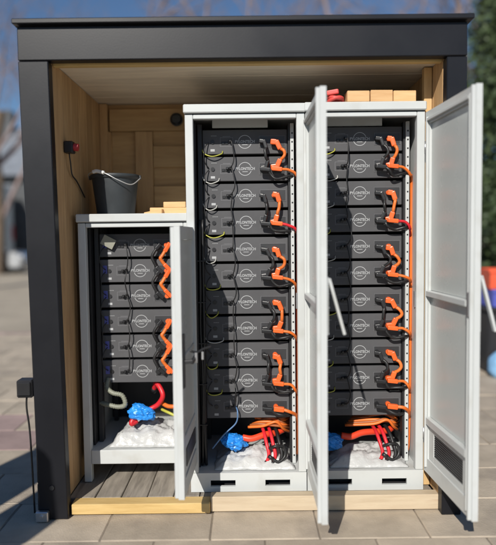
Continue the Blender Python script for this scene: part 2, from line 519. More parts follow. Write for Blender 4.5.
def make_cabinet(label, cx, yf, H, base0, base1, dz0, dz1, angle, kind):
    c = empty('battery_cabinet', (cx, yf, FLOOR))
    tag(c, label, 'cabinet', 'white steel cabinets in the shed')
    z = lambda v: v - FLOOR
    hw = W / 2
    top = z(H)
    b0, b1 = z(base0), z(base1)
    for s in (-1, 1):
        xs = sorted((s * hw, s * (hw - 0.016)))
        boxes('side_panel', [(xs[0], xs[1], 0.045, DEP, (0.0 if kind == 'tall' else b0), top - 0.046)], WHITE, c, bev=0.0015)
        xs = sorted((s * hw, s * (hw - 0.040)))
        boxes('front_post', [(xs[0], xs[1], 0.0, 0.043, b1 + 0.001 if kind == 'tall' else 0.004, top - 0.046)], WHITE, c, bev=0.003)
        if s > 0:   # holes and locking plates on the inner face of the right post
            boxes('strike_plate', [(hw - 0.046, hw - 0.041, 0.010, 0.030, top * 0.5 - 0.04, top * 0.5 + 0.04)], METAL, c)
    roof = boxes('top_cover', [(-hw - 0.006, hw + 0.004, -0.016, DEP + 0.004, top - 0.043, top)], WHITE, c, bev=0.005)
    boxes('seam', [(-hw + 0.002, hw - 0.002, -0.002, 0.05, top - 0.0455, top - 0.0435)], BLACKM, roof)
    boxes('head_rail', [(-hw + 0.041, hw - 0.041, 0.0, 0.038, top - 0.070, top - 0.047)], WHITE, c, bev=0.003)
    boxes('back_panel', [(-hw + 0.018, hw - 0.018, DEP - 0.012, DEP, b0, top - 0.047)], BLACKM, c)
    if kind == 'tall':
        bm = bmesh.new()
        sl = [(-0.195, -0.068), (0.085, 0.212)]
        bm_slotted(bm, -hw, hw, 0.0, 0.016, 0.002, b1, sl, b0 + 0.030, b0 + 0.062)
        finish('plinth', bm, WHITE, c)
        boxes('plinth_core', [(-hw + 0.03, hw - 0.03, 0.06, 0.09, 0.004, b1 - 0.02)], BLACKM, c)
    else:
        boxes('plinth', [(-hw + 0.041, hw - 0.041, -0.003, 0.016, b0, b1)], WHITE, c, bev=0.003)
        for s in (-1, 1):
            boxes('foot', [(s * (hw - 0.05) - 0.03, s * (hw - 0.05) + 0.03, DEP - 0.09, DEP - 0.03, 0.0, b0 - 0.002)], BLACKM, c, bev=0.004)
    boxes('floor_tray', [(-hw + 0.017, hw - 0.017, 0.017, DEP - 0.014, b1 - 0.014, b1 - 0.002)], WHITE, c)
    # mounting rails
    rz0, rz1 = b1 + 0.0, top - 0.072
    yr = 0.135
    boxes('mounting_rail', [(-0.246, -0.222, yr, yr + 0.05, rz0, rz1)], BLACKM, c, bev=0.002)
    boxes('cable_channel', [(-0.252 - 0.012, -0.252, yr - 0.055, yr + 0.05, rz0, rz1)], BLACKM, c, bev=0.002)
    boxes('mounting_rail', [(0.222, 0.232, yr, yr + 0.05, rz0, rz1)], BLACKM, c, bev=0.001)
    rr = boxes('mounting_rail', [(0.2335, 0.252, yr - 0.012, yr + 0.04, rz0, rz1)], WHITE, c, bev=0.002)
    bm = bmesh.new()
    zz = rz0 + 0.04
    while zz < rz1 - 0.03:
        bm_box(bm, 0.239, 0.247, yr - 0.0128, yr - 0.0122, zz, zz + 0.008); zz += 0.0445
    finish('rail_holes', bm, BLACKM, rr)['kind'] = 'stuff'
    for s in (-1, 1):
        boxes('rear_rail', [(s * 0.235 - 0.012, s * 0.235 + 0.012, 0.52, 0.55, rz0, rz1)], BLACKM, c)
    make_door(c, 0.570, z(dz0), z(dz1), hw - 0.002, angle, 'side' if kind == 'low' else 'up')
    return c

XM, XRT, XS = -0.0083, 0.5884, -0.5913
YM, YS = 3.016, 3.154
PITCH = 0.1395
cab_m = make_cabinet('tall white steel cabinet in the middle, its door swung open towards the camera', XM, YM, 2.013, FLOOR, 0.155, 0.157, 1.958, PI / 2 + 0.01, 'tall')
cab_r = make_cabinet('tall white steel cabinet on the right, its door opened wide past the shed frame', XRT, YM, 2.016, FLOOR, 0.160, 0.162, 1.962, PI / 2 + 0.062, 'tall')
cab_s = make_cabinet('low white steel cabinet on the left, carrying the bucket on its top', XS, YS, 1.487, 0.157, 0.232, 0.209, 1.410, PI / 2 - 0.04, 'low')
for cc, zt in ((cab_m, 1.953), (cab_r, 1.955)):
    boxes('fan_plate', [(-0.17, 0.12, 0.165, 0.172, zt - FLOOR - 0.026, zt - FLOOR + 0.018)], WHITE, cc, bev=0.002)

# ------------------------------------------------------------------ battery modules
MW, MH, MD = 0.440, 0.1250, 0.42
def emblem_mesh():
    bm = bmesh.new()
    seg = 40
    R0, R1 = 0.0320, 0.0350
    for k in range(seg):
        a0, a1 = 2 * PI * k / seg, 2 * PI * (k + 1) / seg
        if abs(math.sin((a0 + a1) / 2)) * 0.033 < 0.0105: continue
        q = [(R0, a0), (R1, a0), (R1, a1), (R0, a1)]
        lo = [bm.verts.new((r * math.cos(a), 0, r * math.sin(a))) for r, a in q]
        hi = [bm.verts.new((r * math.cos(a), -0.0008, r * math.sin(a))) for r, a in q]
        bm.faces.new(hi)
        for i in range(4):
            bm.faces.new((lo[i], lo[(i + 1) % 4], hi[(i + 1) % 4], hi[i]))
    def bar(x0, x1, z0, z1):
        bm_box(bm, x0, x1, -0.0008, 0, z0, z1)
    cu = bpy.data.curves.new('lettering', 'FONT')
    cu.body = 'PYLONTECH'
    cu.align_x = 'CENTER'; cu.align_y = 'CENTER'
    cu.size = 0.0192; cu.space_character = 0.98; cu.offset = 0.0004; cu.resolution_u = 2; cu.extrude = 0.0004
    to = bpy.data.objects.new('lettering', cu)
    COL.objects.link(to)
    bpy.context.view_layer.update()
    tm = bpy.data.meshes.new_from_object(to.evaluated_get(bpy.context.evaluated_depsgraph_get()))
    xs_ = [v.co.x for v in tm.vertices]
    k = 0.102 / (max(xs_) - min(xs_))
    tm.transform(Matrix.Translation((0, -0.0004, 0.0005)) @ Matrix.Rotation(PI / 2, 4, 'X') @ Matrix.Diagonal((k, 1.05, 1, 1)))
    bm.from_mesh(tm)
    bpy.data.objects.remove(to); bpy.data.curves.remove(cu); bpy.data.meshes.remove(tm)
    bar(-0.014, 0.014, -0.0160, -0.0130)
    bmesh.ops.recalc_face_normals(bm, faces=bm.faces)
    me = bpy.data.meshes.new('emblem')
    bm.to_mesh(me); bm.free()
    me.materials.append(PRINT)
    return me

def build_mesh(name, bl, m, bev=0.0):
    bm = bmesh.new()
    for b in bl: bm_box(bm, *b, bev=bev)
    me = bpy.data.meshes.new(name); bm.to_mesh(me); bm.free(); me.materials.append(m)
    return me
def cyl_mesh(name, cs, m, seg=14):
    bm = bmesh.new()
    for c in cs: bm_cyl(bm, *c, seg)
    bmesh.ops.recalc_face_normals(bm, faces=bm.faces)
    me = bpy.data.meshes.new(name); bm.to_mesh(me); bm.free(); me.materials.append(m)
    return me
def frame_boxes(x0, x1, z0, z1, t, y0=-0.0008, y1=0.0):
    return [(x0, x1, y0, y1, z0, z0 + t), (x0, x1, y0, y1, z1 - t, z1), (x0, x0 + t, y0, y1, z0 + t, z1 - t), (x1 - t, x1, y0, y1, z0 + t, z1 - t)]
U = lambda u: u - MW / 2
ME = {
    'casing': build_mesh('casing', [(-MW / 2, MW / 2, 0, MD, -MH / 2, MH / 2)], CASE, 0.0025),
    'ear': build_mesh('ear', [(-0.010, 0.010, 0.0, 0.004, -MH / 2 + 0.002, MH / 2 - 0.002)], BLACKM, 0.001),
    'power_button': cyl_mesh('power_button', [((0, 0, 0), (0, -1, 0), 0.0105, 0.005)], BPLAST, 16),
    'socket_panel': build_mesh('socket_panel', frame_boxes(-0.034, 0.034, -0.024, 0.024, 0.0022) + [(-0.020, 0.020, -0.0008, 0, 0.027, 0.030)], OUTLN),
    'socket': build_mesh('socket', [(-0.008, 0.008, -0.004, 0, -0.007, 0.007)], BPLAST, 0.001),
    'emblem': emblem_mesh(),
    'terminal_panel': build_mesh('terminal_panel', [(-0.068, 0.068, -0.002, 0.0, -0.030, 0.030)], DPLAST, 0.001),
    'panel_outline': build_mesh('panel_outline', frame_boxes(-0.068, 0.068, -0.030, 0.030, 0.0018, -0.0028, -0.0021), OUTLN),
    'terminal_neg': cyl_mesh('terminal', [((0, 0, 0), (0, -1, 0), 0.013, 0.016)], BPLAST, 14),
    'terminal_pos': cyl_mesh('terminal', [((0, 0, 0), (0, -1, 0), 0.013, 0.016)], ORANGE, 14),
    'rating_sticker': build_mesh('rating_sticker', [(-0.011, 0.011, -0.0007, 0, -0.006, 0.006)], PRINT),
    'blue_sticker': build_mesh('blue_sticker', [(-0.011, 0.011, -0.0007, 0, -0.022, 0.022)], BLUEL),
    'screw': cyl_mesh('screw', [((0, 0, 0), (0, -1, 0), 0.0042, 0.003)], METAL, 8),
    'status_lights': build_mesh('status_lights', [(-0.012 + k * 0.006, -0.009 + k * 0.006, -0.0008, 0, -0.0015, 0.0015) for k in range(5)], PRINT),
}
ORD = ['topmost', 'second from the top', 'third from the top', 'fourth from the top', 'fifth from the top', 'sixth from the top',
       'seventh from the top', 'eighth from the top', 'third from the bottom', 'second from the bottom', 'bottommost']
def make_module(cx, y, zc, label, group, low):
    m = empty('battery_module', (cx + random.uniform(-.0015, .0015), y + random.uniform(-.003, .003), zc - MH / 2), random.uniform(-.004, .004))
    tag(m, label, 'battery', group)
    h = MH / 2
    def p(nm, key, x, z, y_=0.0):
        return inst(nm, ME[key], m, (x, y_, z + h))
    p('casing', 'casing', 0, 0)
    p('ear', 'ear', -MW / 2 - 0.0108, 0, 0.002)
    p('ear', 'ear', MW / 2 + 0.0108, 0, 0.002)
    for sx in (-1, 1):
        for sz in (-1, 1):
            p('screw', 'screw', sx * (MW / 2 + 0.0108), sz * 0.045, 0.002)
    p('power_button', 'power_button', U(0.052), 0)
    sp = p('socket_panel', 'socket_panel', U(0.125), 0)
    for (dx, dz) in ((-0.018, -0.006), (0.0, -0.006), (0.020, 0.004)):
        o = inst('socket', ME['socket'], sp, (dx, 0, dz))
    p('status_lights', 'status_lights', U(0.057), 0.032)
    p('emblem', 'emblem', 0, 0)
    tp = p('terminal_panel', 'terminal_panel', U(0.362), 0)
    inst('panel_outline', ME['panel_outline'], tp)
    p('terminal', 'terminal_neg', U(0.308), 0, -0.002)
    p('terminal', 'terminal_pos', U(0.368), 0, -0.002)
    p('rating_sticker', 'rating_sticker', U(0.052), -0.042)
    if low:
        p('serial_sticker', 'blue_sticker', U(0.028), 0.008)
    return m
def cabinet_modules(cx, y, z0, n, where, group, low=False):
    zs = []
    for i in range(n):
        o = ORD[i] if n == 11 else ['topmost', 'second from the top', 'third from the top', 'third from the bottom', 'second from the bottom', 'bottommost'][i]
        zc = z0 - i * PITCH
        make_module(cx, y, zc, 'charcoal battery module with ring emblem, %s in the %s cabinet' % (o, where), group, low)
        zs.append(zc)
    return zs
ZM = cabinet_modules(XM, YM + 0.151, 1.8525, 11, 'tall middle', 'battery modules in the middle cabinet')
ZR = cabinet_modules(XRT, YM + 0.151, 1.8597, 11, 'tall right', 'battery modules in the right cabinet')
ZS = cabinet_modules(XS, YS + 0.151, 1.3203, 6, 'low left', 'battery modules in the low cabinet', True)

# ------------------------------------------------------------------ cables
def thing(name, loc, label, cat, group=None):
    e = empty(name, loc); tag(e, label, cat, group); return e
def jit(p, a=0.004):
    return Vector(p) + Vector((random.uniform(-a, a), random.uniform(-a, a), random.uniform(-a, a)))
def plug_pair(name, cat, label, group, a, b, m_plug, m_cab, bulge, stub, rad=0.0085, pw=0.027):
    """a lead between the terminals a (upper) and b (lower): angled plugs and a bowed cable"""
    e = thing(name, ((a[0] + b[0]) / 2, a[1], b[2] - 0.02), label, cat, group)
    o = Vector(e.location)
    for p, s in ((a, -1), (b, 1)):
        bm = bmesh.new()
        P = Vector(p) - o
        bm_block(bm, P + Vector((-0.012, -0.020, 0)), P + Vector((stub * 0.55, -0.024, s * 0.004)), pw, pw, 0.005)
        bm_block(bm, P + Vector((stub * 0.45, -0.025, s * -0.004)), P + Vector((stub * 1.0, -0.028, s * 0.040)), pw * 0.92, pw * 0.92, 0.005)
        bmesh.ops.recalc_face_normals(bm, faces=bm.faces)
        finish('plug', bm, m_plug, e)
    A = Vector(a) - o + Vector((stub, -0.028, -0.036)); B = Vector(b) - o + Vector((stub, -0.028, 0.036))
    mid = (A + B) / 2 + Vector((bulge, -0.012, 0))
    tube('cable', [A, jit(A * 0.6 + mid * 0.4 + Vector((bulge * .3, -.005, 0)), .002), jit(mid, .003), jit(B * 0.6 + mid * 0.4 + Vector((bulge * .3, -.005, 0)), .002), B], rad, m_cab, e, 8, 5)
    return e
def single_plug(name, cat, label, group, a, m_plug, m_cab, path, rad=0.0085, pw=0.022):
    e = thing(name, (a[0], a[1], a[2]), label, cat, group)
    bm = bmesh.new()
    bm_block(bm, (-0.012, -0.044, 0), (0.042, -0.046, -0.006), pw, pw, 0.005)
    finish('plug', bm, m_plug, e)
    tube('cable', [Vector((0.035, -0.046, -0.005))] + [jit(Vector(q) - Vector(a), .0075) for q in path], rad, m_cab, e, 8, 6)
    return e
PAIRN = ['top two', 'third and fourth', 'fifth and sixth', 'seventh and eighth', 'ninth and tenth']
def wire_cabinet(cx, y, zs, where, pit_z):
    xo, xb = cx + U(0.368), cx + U(0.308)
    yy = y - 0.004
    xside = cx + 0.268
    last = len(zs) - 1
    for k in range(5):
        a, b = zs[2 * k], zs[2 * k + 1]
        w2 = '%s battery modules of the %s cabinet' % (PAIRN[k], where)
        plug_pair('power_cable', 'cable', 'short orange power lead joining the ' + w2, 'orange power leads', (xo + random.uniform(-.006, .006), yy, a + random.uniform(-.005, .006)), (xo + random.uniform(-.008, .006), yy, b + random.uniform(-.004, .006)), ORANGE, ORCABLE,
                  random.uniform(-0.004, 0.034), random.uniform(0.022, 0.040))
        plug_pair('power_cable', 'cable', 'short black power lead joining the ' + w2, 'black power leads', (xb + random.uniform(-.005, .005), yy, a), (xb + random.uniform(-.006, .006), yy, b), BPLAST, BLKC,
                  random.uniform(-0.012, 0.026), random.uniform(0.020, 0.042), rad=0.008, pw=0.020)
        nm = ['second', 'fourth', 'sixth', 'eighth', 'tenth'][k]
        yd = y + 0.02 + 0.012 * k
        single_plug('power_cable', 'cable', 'long orange cable leaving the %s module of the %s cabinet behind its rail' % (nm, where), 'long orange cables',
                    (xo, yy, b - 0.004), ORANGE, [ORCABLE, REDC, ORCABLE, ORCABLE, ORCABLE][k],
                    [(xo + 0.075, yy - 0.044, b - 0.016), (xside - 0.012, y - 0.035, b - 0.045), (xside + 0.004, yd, b - 0.12), (xside + 0.003 * (k % 3), yd, (b + pit_z) / 2),
                     (xside, yd, pit_z + 0.10), (xside - 0.02, yd, pit_z + 0.03)], rad=0.0075)
        single_plug('power_cable', 'cable', 'long black cable leaving the %s module of the %s cabinet under the orange plug' % (nm, where), 'long black cables',
                    (xb, yy, b - 0.006), BPLAST, BLKC,
                    [(xb + 0.05, yy - 0.05, b - 0.034), (xo + 0.02, yy - 0.040, b - 0.052), (xo + 0.085, yy - 0.03, b - 0.046), (xside + 0.004, yd + 0.02, b - 0.075), (xside + 0.002, yd + 0.04, b - 0.2),
                     (xside, yd + 0.05, pit_z + 0.12)], rad=0.0075, pw=0.020)
    z = zs[last]
    single_plug('power_cable', 'cable', 'orange cable with plug on the bottommost module of the %s cabinet' % where, 'long orange cables', (xo, yy, z), ORANGE, ORCABLE,
                [(xo + 0.07, yy - 0.046, z - 0.012), (xside - 0.008, y - 0.02, z - 0.05), (xside, y + 0.03, z - 0.12), (xside - 0.01, y + 0.03, pit_z + 0.05)], rad=0.009, pw=0.026)
    single_plug('power_cable', 'cable', 'black cable with plug on the bottommost module of the %s cabinet' % where, 'long black cables', (xb, yy, z), BPLAST, BLKC,
                [(xb + 0.06, yy - 0.05, z - 0.03), (xo + 0.04, yy - 0.045, z - 0.044), (xside, y + 0.03, z - 0.07), (xside, y + 0.05, pit_z + 0.08)], rad=0.008, pw=0.020)
wire_cabinet(XM, YM + 0.151, ZM, 'middle', 0.17)
wire_cabinet(XRT, YM + 0.151, ZR, 'right', 0.175)
# the low cabinet: zig-zag chains of orange and black leads
xo, xb, yy = XS + U(0.368), XS + U(0.308), YS + 0.147
CH = ['first and second', 'second and third', None, 'fourth and fifth', 'fifth and sixth']
for k, nm in enumerate(CH):
    if nm is None: continue
    w2 = '%s modules of the low left cabinet' % nm
    bl = 1 if k in (0, 3) else -1
    e = thing('power_cable', (xo, yy, ZS[k + 1]), 'bowed orange power lead joining the ' + w2, 'cable', 'orange power leads')
    o = Vector(e.location)
    a, b = Vector((xo, yy, ZS[k])) - o, Vector((xo, yy, ZS[k + 1])) - o
    bm = bmesh.new(); bm_block(bm, a + Vector((0.02, -0.022, 0.012)), a + Vector((-0.008, -0.030, -0.036)), 0.024, 0.022, 0.005); finish('plug', bm, ORANGE, e)
    bm = bmesh.new(); bm_block(bm, b + Vector((-0.012, -0.030, 0.036)), b + Vector((0.024, -0.022, -0.004)), 0.024, 0.022, 0.005); finish('plug', bm, ORANGE, e)
    tube('cable', [a + Vector((-0.004, -0.030, -0.03)), a + Vector((-0.022, -0.036, -0.06)), (a + b) / 2 + Vector((-0.030, -0.04, 0)), b + Vector((-0.024, -0.036, 0.055)), b + Vector((-0.008, -0.030, 0.032))], 0.0095, ORCABLE, e, 8, 5)
    e = thing('power_cable', (xb, yy, ZS[k + 1]), 'bowed black power lead joining the ' + w2, 'cable', 'black power leads')
    o = Vector(e.location)
    a, b = Vector((xb, yy, ZS[k])) - o, Vector((xb, yy, ZS[k + 1])) - o
    bm = bmesh.new(); bm_block(bm, a + Vector((0.028, -0.020, 0.006)), a + Vector((0.004, -0.026, -0.022)), 0.019, 0.019, 0.004); finish('plug', bm, BPLAST, e)
    bm = bmesh.new(); bm_block(bm, b + Vector((0.004, -0.026, 0.022)), b + Vector((0.040, -0.020, -0.012)), 0.019, 0.019, 0.004); finish('plug', bm, BPLAST, e)
    tube('cable', [a + Vector((0.008, -0.026, -0.018)), a + Vector((-0.012, -0.030, -0.05)), (a + b) / 2 + Vector((-0.016, -0.03, 0)), b + Vector((-0.008, -0.030, 0.05)), b + Vector((0.006, -0.026, 0.02))], 0.0085, BLKC, e, 8, 5)

# earth wires and network leads on the left of every module
NUM = ['first', 'second', 'third', 'fourth', 'fifth', 'sixth', 'seventh', 'eighth', 'ninth', 'tenth', 'eleventh']
def small_wires(cx, y, zs, where, earth=True):
    for i in range(len(zs) - 1):
        a, b = zs[i], zs[i + 1]
        xa = cx + U(0.145)
        pts = [(xa, y - 0.006, a + 0.004), (xa + 0.006, y - 0.030, a - 0.002), jit((xa + 0.012, y - 0.036, (a + b) / 2), .014), (xa + 0.006, y - 0.030, b + 0.012), (xa - 0.018, y - 0.006, b + 0.002)]
        e = thing('network_lead', pts[-1], 'thin black network lead below the %s module of the %s cabinet' % (NUM[i], where), 'wire', 'thin network leads')
        o = Vector(e.location)
        tube('wire', [Vector(p) - o for p in pts], 0.0032, BLKC, e, 6, 5)
        for p in (pts[0], pts[-1]):
            q = Vector(p) - o
            boxes('plug', [(q.x - 0.0065, q.x + 0.0065, q.y - 0.018, q.y + 0.004, q.z - 0.006, q.z + 0.006)], BPLAST, e, bev=0.0015)
        if earth:
            x0 = cx + U(0.004)
            zc = (a + b) / 2 + 0.004
            m = YELG if i in (0, 3, 5, 6, 8, 9) else WHC
            lng = random.uniform(0.05, 0.10)
            pts = [(x0 - 0.012, y - 0.004, a - 0.030), (x0 + 0.006, y - 0.020, zc + 0.004), (x0 + lng * 0.5, y - 0.028, zc - 0.008 + random.uniform(-.006, .004)), (x0 + lng, y - 0.020, zc + 0.002), (x0 + lng + 0.006, y - 0.002, zc + 0.018)]
            e = thing('earth_wire', pts[0], '%s earth wire looping below the %s module of the %s cabinet' % ('yellow-green' if m is YELG else 'pale', NUM[i], where), 'wire', 'earth wires')
            o = Vector(e.location)
            tube('wire', [Vector(p) - o for p in pts], 0.0030, m, e, 6, 5)
            bm = bmesh.new()
            bm_cyl(bm, Vector(pts[0]) - o + Vector((0, 0.003, 0)), (0, -1, 0), 0.007, 0.005, 8)
            finish('ring_terminal', bm, METAL, e)
        # black side loop hugging the left rail
        x0 = cx + U(0.018)
        pts = [(x0 + 0.012, y - 0.004, a - 0.004), (x0 - 0.004, y - 0.026, a - 0.03), jit((x0 - 0.010, y - 0.030, (a + b) / 2 - 0.005), .004), (x0 - 0.004, y - 0.026, b + 0.028), (x0 + 0.012, y - 0.004, b + 0.006)]
        e = thing('signal_wire', pts[-1], 'thin black rail-side wire below the %s module of the %s cabinet' % (NUM[i], where), 'wire', 'signal wires')
        o = Vector(e.location)
        tube('wire', [Vector(p) - o for p in pts], 0.0028, BLKC, e, 6, 5)
small_wires(XM, YM + 0.151, ZM, 'middle')
small_wires(XRT, YM + 0.151, ZR, 'right')
small_wires(XS, YS + 0.151, ZS, 'low left', False)
# vertical black looms on the left of the cabinets
def loom(cx, y, z0, z1, label):
    e = thing('cable_loom', (cx - 0.255, y, z0), label, 'cable', 'black cable looms')
    for k in range(4):
        x = (k % 2) * 0.016 + random.uniform(-.003, .003) + 0.014; yo = -0.035 - (k // 2) * 0.016
        n = 7
        tube('cable', [Vector((x + random.uniform(-.005, .005), yo + random.uniform(-.006, .006), (z1 - z0) * j / n)) for j in range(n + 1)], 0.0075, BLKC, e, 7, 4)
    for j in range(1, 6):
        zz = (z1 - z0) * j / 6
        boxes('cable_tie', [(-0.002, 0.042, -0.064, -0.022, zz, zz + 0.005)], BPLAST, e)
loom(XM, YM + 0.151, 0.16, 1.45, 'bundle of black cables running down the left rail of the middle cabinet')
loom(XRT, YM + 0.151, 0.165, 1.7, 'bundle of black cables running down the left rail of the right cabinet')
tube_o = thing('network_cable', (XM + U(0.13), YM + 0.14, 0.30), 'thin blue network cable hanging below the bottommost module of the middle cabinet', 'cable')
o = Vector(tube_o.location)
tube('wire', [Vector(p) - o for p in [(XM + U(0.155), YM + 0.145, ZM[10] + 0.002), (XM + U(0.165), YM + 0.11, ZM[10] - 0.02), (XM + U(0.155), YM + 0.115, ZM[10] - 0.08), (XM + U(0.09), YM + 0.11, ZM[10] - 0.14), (XM + U(0.03), YM + 0.10, ZM[10] - 0.21)]], 0.0042, mat('blue_wire_sheath', (0.10, 0.20, 0.38), 0.45), tube_o, 6)

# ------------------------------------------------------------------ cable pits under the modules
def heap(name, cx, cy, z0, w, d, h, label, seed, m=BAG, amp=0.35):
    bm = bmesh.new()
    nx, ny = 44, 28
    V = []
    for j in range(ny + 1):
        rowv = []
        for i in range(nx + 1):
            u, v = i / nx * 2 - 1, j / ny * 2 - 1
            e = max(0, 1 - max(abs(u), abs(v)) ** 3)
            nn = noise.fractal(Vector((u * 2.2 + seed, v * 2.2, seed * 3.1)), 1.0, 2.1, 4)
            rid = abs(noise.noise(Vector((u * 4 + seed, v * 4 - seed, 1.7))))
            z = h * e * (0.50 + amp * nn * 0.7 + 0.30 * (0.5 - rid) + 0.18 * (0.4 - abs(noise.noise(Vector((u * 9 + seed, v * 7, seed))))))
            rowv.append(bm.verts.new((u * w / 2 * (1 + 0.06 * nn), v * d / 2 * (1 + 0.06 * nn), max(0.0, z) + 0.0015)))
        V.append(rowv)
    for j in range(ny):
        for i in range(nx):
            bm.faces.new((V[j][i], V[j][i + 1], V[j + 1][i + 1], V[j + 1][i]))
    base = [V[0][i] for i in range(nx + 1)]
    o = finish(name, bm, m, None, (cx, cy, z0), smooth=True)
    sol = o.modifiers.new('solid', 'SOLIDIFY'); sol.thickness = 0.0012
    return tag(o, label, 'bag', 'white bags in the cabinets')
heap('plastic_bag', XM + 0.03, YM + 0.185, 0.1545, 0.42, 0.30, 0.10, 'crumpled white bag at the bottom of the middle cabinet', 1.3)
heap('plastic_bag', XRT + 0.03, YM + 0.185, 0.1595, 0.42, 0.30, 0.085, 'crumpled white bag at the bottom of the right cabinet', 4.1)
heap('plastic_bag', XS + 0.045, YS + 0.19, 0.2315, 0.44, 0.31, 0.135, 'crumpled white bag at the bottom of the low left cabinet', 8.7)

def wrap_blob(cx, cy, cz, sx, sy, sz, rz, label, seed):
    bm = bmesh.new()
    bmesh.ops.create_icosphere(bm, subdivisions=4, radius=1)
    for v in bm.verts:
        n_ = noise.fractal(v.co * 1.6 + Vector((seed, 0, 0)), 0.8, 2.1, 4)
        r_ = 1 + 0.28 * n_ - 0.22 * abs(noise.noise(v.co * 3.3 + Vector((0, seed, 0))))
        v.co = Vector((v.co.x * sx, v.co.y * sy, v.co.z * sz)) * r_
    o = finish('plastic_wrap', bm, BLUE, None, (cx, cy, cz), (0, 0.25, rz), smooth=False)
    return tag(o, label, 'wrap', 'blue wraps in the cabinets')
wrap_blob(XM - 0.075, YM + 0.15, 0.268, 0.070, 0.05, 0.046, 0.3, 'crumpled bright blue plastic wrap in the pit of the middle cabinet', 2)
wrap_blob(XRT - 0.155, YM + 0.15, 0.262, 0.068, 0.05, 0.044, 0.3, 'crumpled blue plastic wrap in shadow in the pit of the right cabinet', 5)
wrap_blob(XS - 0.005, YS + 0.13, 0.395, 0.078, 0.05, 0.046, 0.1, 'crumpled blue plastic wrap in the pit of the low left cabinet', 9)

def cable_thing(pts, r, m, label, group, name='power_cable'):
    e = thing(name, pts[0], label, 'cable', group)
    o = Vector(pts[0])
    tube('sheath', [Vector(p) - o for p in pts], r, m, e, 9, 7)
    a, b = Vector(pts[-2]) - o, Vector(pts[-1]) - o
    d = (b - a).normalized()
    bm = bmesh.new(); bm_tube(bm, [b - d * 0.012, b + d * 0.02], r * 1.25, 8, 0); bmesh.ops.recalc_face_normals(bm, faces=bm.faces)
    finish('end_sleeve', bm, BPLAST, e, smooth=True)
    return e
def pit(cx, y, z0, where, off):
    Y = y
    cable_thing([(cx - 0.03 + off, Y - 0.015, z0 + 0.135), (cx + 0.02 + off, Y - 0.02, z0 + 0.13), (cx + 0.09 + off, Y + 0.0, z0 + 0.145), (cx + 0.15, Y + 0.04, z0 + 0.14), (cx + 0.2, Y + 0.08, z0 + 0.15)], 0.017, mat('red_orange_sleeve', (0.75, 0.06, 0.02), 0.4),
                'thick red sleeve running from the blue wrap in the %s cabinet' % where, 'pit cables')
    for k in range(6):
        a = random.uniform(-.02, .02)
        cable_thing([(cx + 0.0 + off + 0.012 * k, Y + 0.05 + 0.015 * k, z0 + 0.17 + 0.006 * k), (cx + 0.06 + a, Y + 0.02 + 0.012 * k, z0 + 0.185 + 0.008 * k), (cx + 0.13 + a, Y + 0.01 + 0.01 * k, z0 + 0.19 + 0.006 * k + a), (cx + 0.19, Y + 0.03, z0 + 0.165 + 0.012 * k), (cx + 0.225, Y + 0.09, z0 + 0.13 + 0.02 * k)],
                    0.0075, [ORCABLE, mat('brown_cable_sheath', (0.34, 0.10, 0.03), 0.5)][k % 2], '%s cable, %s in the tangle over the pit of the %s cabinet' % (['orange', 'brown'][k % 2], NUM[k], where), 'pit cables')
    for k in range(3):
        x0 = cx + 0.085 + 0.034 * k
        m, nm = ((REDC, 'red'), (REDC, 'red'), (BLKC, 'black'))[k]
        cable_thing([(x0 - 0.01, Y + 0.06, z0 + 0.17), (x0, Y - 0.01, z0 + 0.155), (x0 + 0.012, Y - 0.055, z0 + 0.11), (x0 + 0.022, Y - 0.075, z0 + 0.06), (x0 + 0.008, Y - 0.08, z0 + 0.018)], 0.0095, m,
                    '%s cable, %s of three hanging onto the bag in the %s cabinet' % (nm, NUM[k], where), 'hanging pit cables')
    cable_thing([(cx + 0.10, Y - 0.06, z0 + 0.085), (cx + 0.14, Y - 0.085, z0 + 0.11), (cx + 0.185, Y - 0.07, z0 + 0.10), (cx + 0.19, Y - 0.08, z0 + 0.055), (cx + 0.155, Y - 0.095, z0 + 0.03), (cx + 0.12, Y - 0.09, z0 + 0.05)], 0.008, BLKC,
                'black cable coiled on the white bag in the %s cabinet' % where, 'pit cables')
pit(XM, YM + 0.16, 0.155, 'middle', 0.0)
pit(XRT, YM + 0.16, 0.16, 'right', -0.07)
# low cabinet pit
Y, z0 = YS + 0.15, 0.232
cable_thing([(XS - 0.035, Y - 0.01, 0.345), (XS - 0.06, Y - 0.03, 0.335), (XS - 0.05, Y - 0.02, 0.36), (XS + 0.03, Y + 0.02, 0.40), (XS + 0.08, Y + 0.02, 0.43), (XS + 0.11, Y, 0.49), (XS + 0.07, Y + 0.04, 0.545), (XS + 0.05, Y + 0.08, 0.50)], 0.014, REDC, 'thick red cable curling up behind the blue wrap in the low left cabinet', 'pit cables')
cable_thing([(XS + 0.10, Y + 0.04, 0.43), (XS + 0.14, Y + 0.01, 0.42), (XS + 0.19, Y - 0.0, 0.425), (XS + 0.235, Y + 0.04, 0.44)], 0.012, ORCABLE, 'orange cable lying over the bag in the low left cabinet', 'pit cables')
cable_thing([(XS + 0.10, Y + 0.02, 0.40), (XS + 0.14, Y - 0.02, 0.395), (XS + 0.19, Y - 0.03, 0.38), (XS + 0.235, Y + 0.0, 0.40)], 0.008, YELG, 'yellow-green cable lying over the bag in the low left cabinet', 'pit cables')
cable_thing([(XS + 0.215, Y + 0.02, 0.47), (XS + 0.222, Y - 0.06, 0.43), (XS + 0.225, Y - 0.085, 0.37), (XS + 0.215, Y - 0.09, 0.30)], 0.012, REDC, 'red cable hanging down beside the door of the low left cabinet', 'pit cables')
e = thing('conduit_hose', (XS - 0.19, Y, 0.6), 'grey-green corrugated hose looping at the left of the low cabinet', 'hose')
hp = catmull([(0.0, 0.0, -0.015), (0.0, -0.03, -0.06), (0.035, -0.05, -0.085), (0.085, -0.05, -0.10), (0.10, -0.05, -0.15), (0.06, -0.04, -0.165), (0.0, -0.03, -0.155), (-0.05, 0.0, -0.15)], 12)
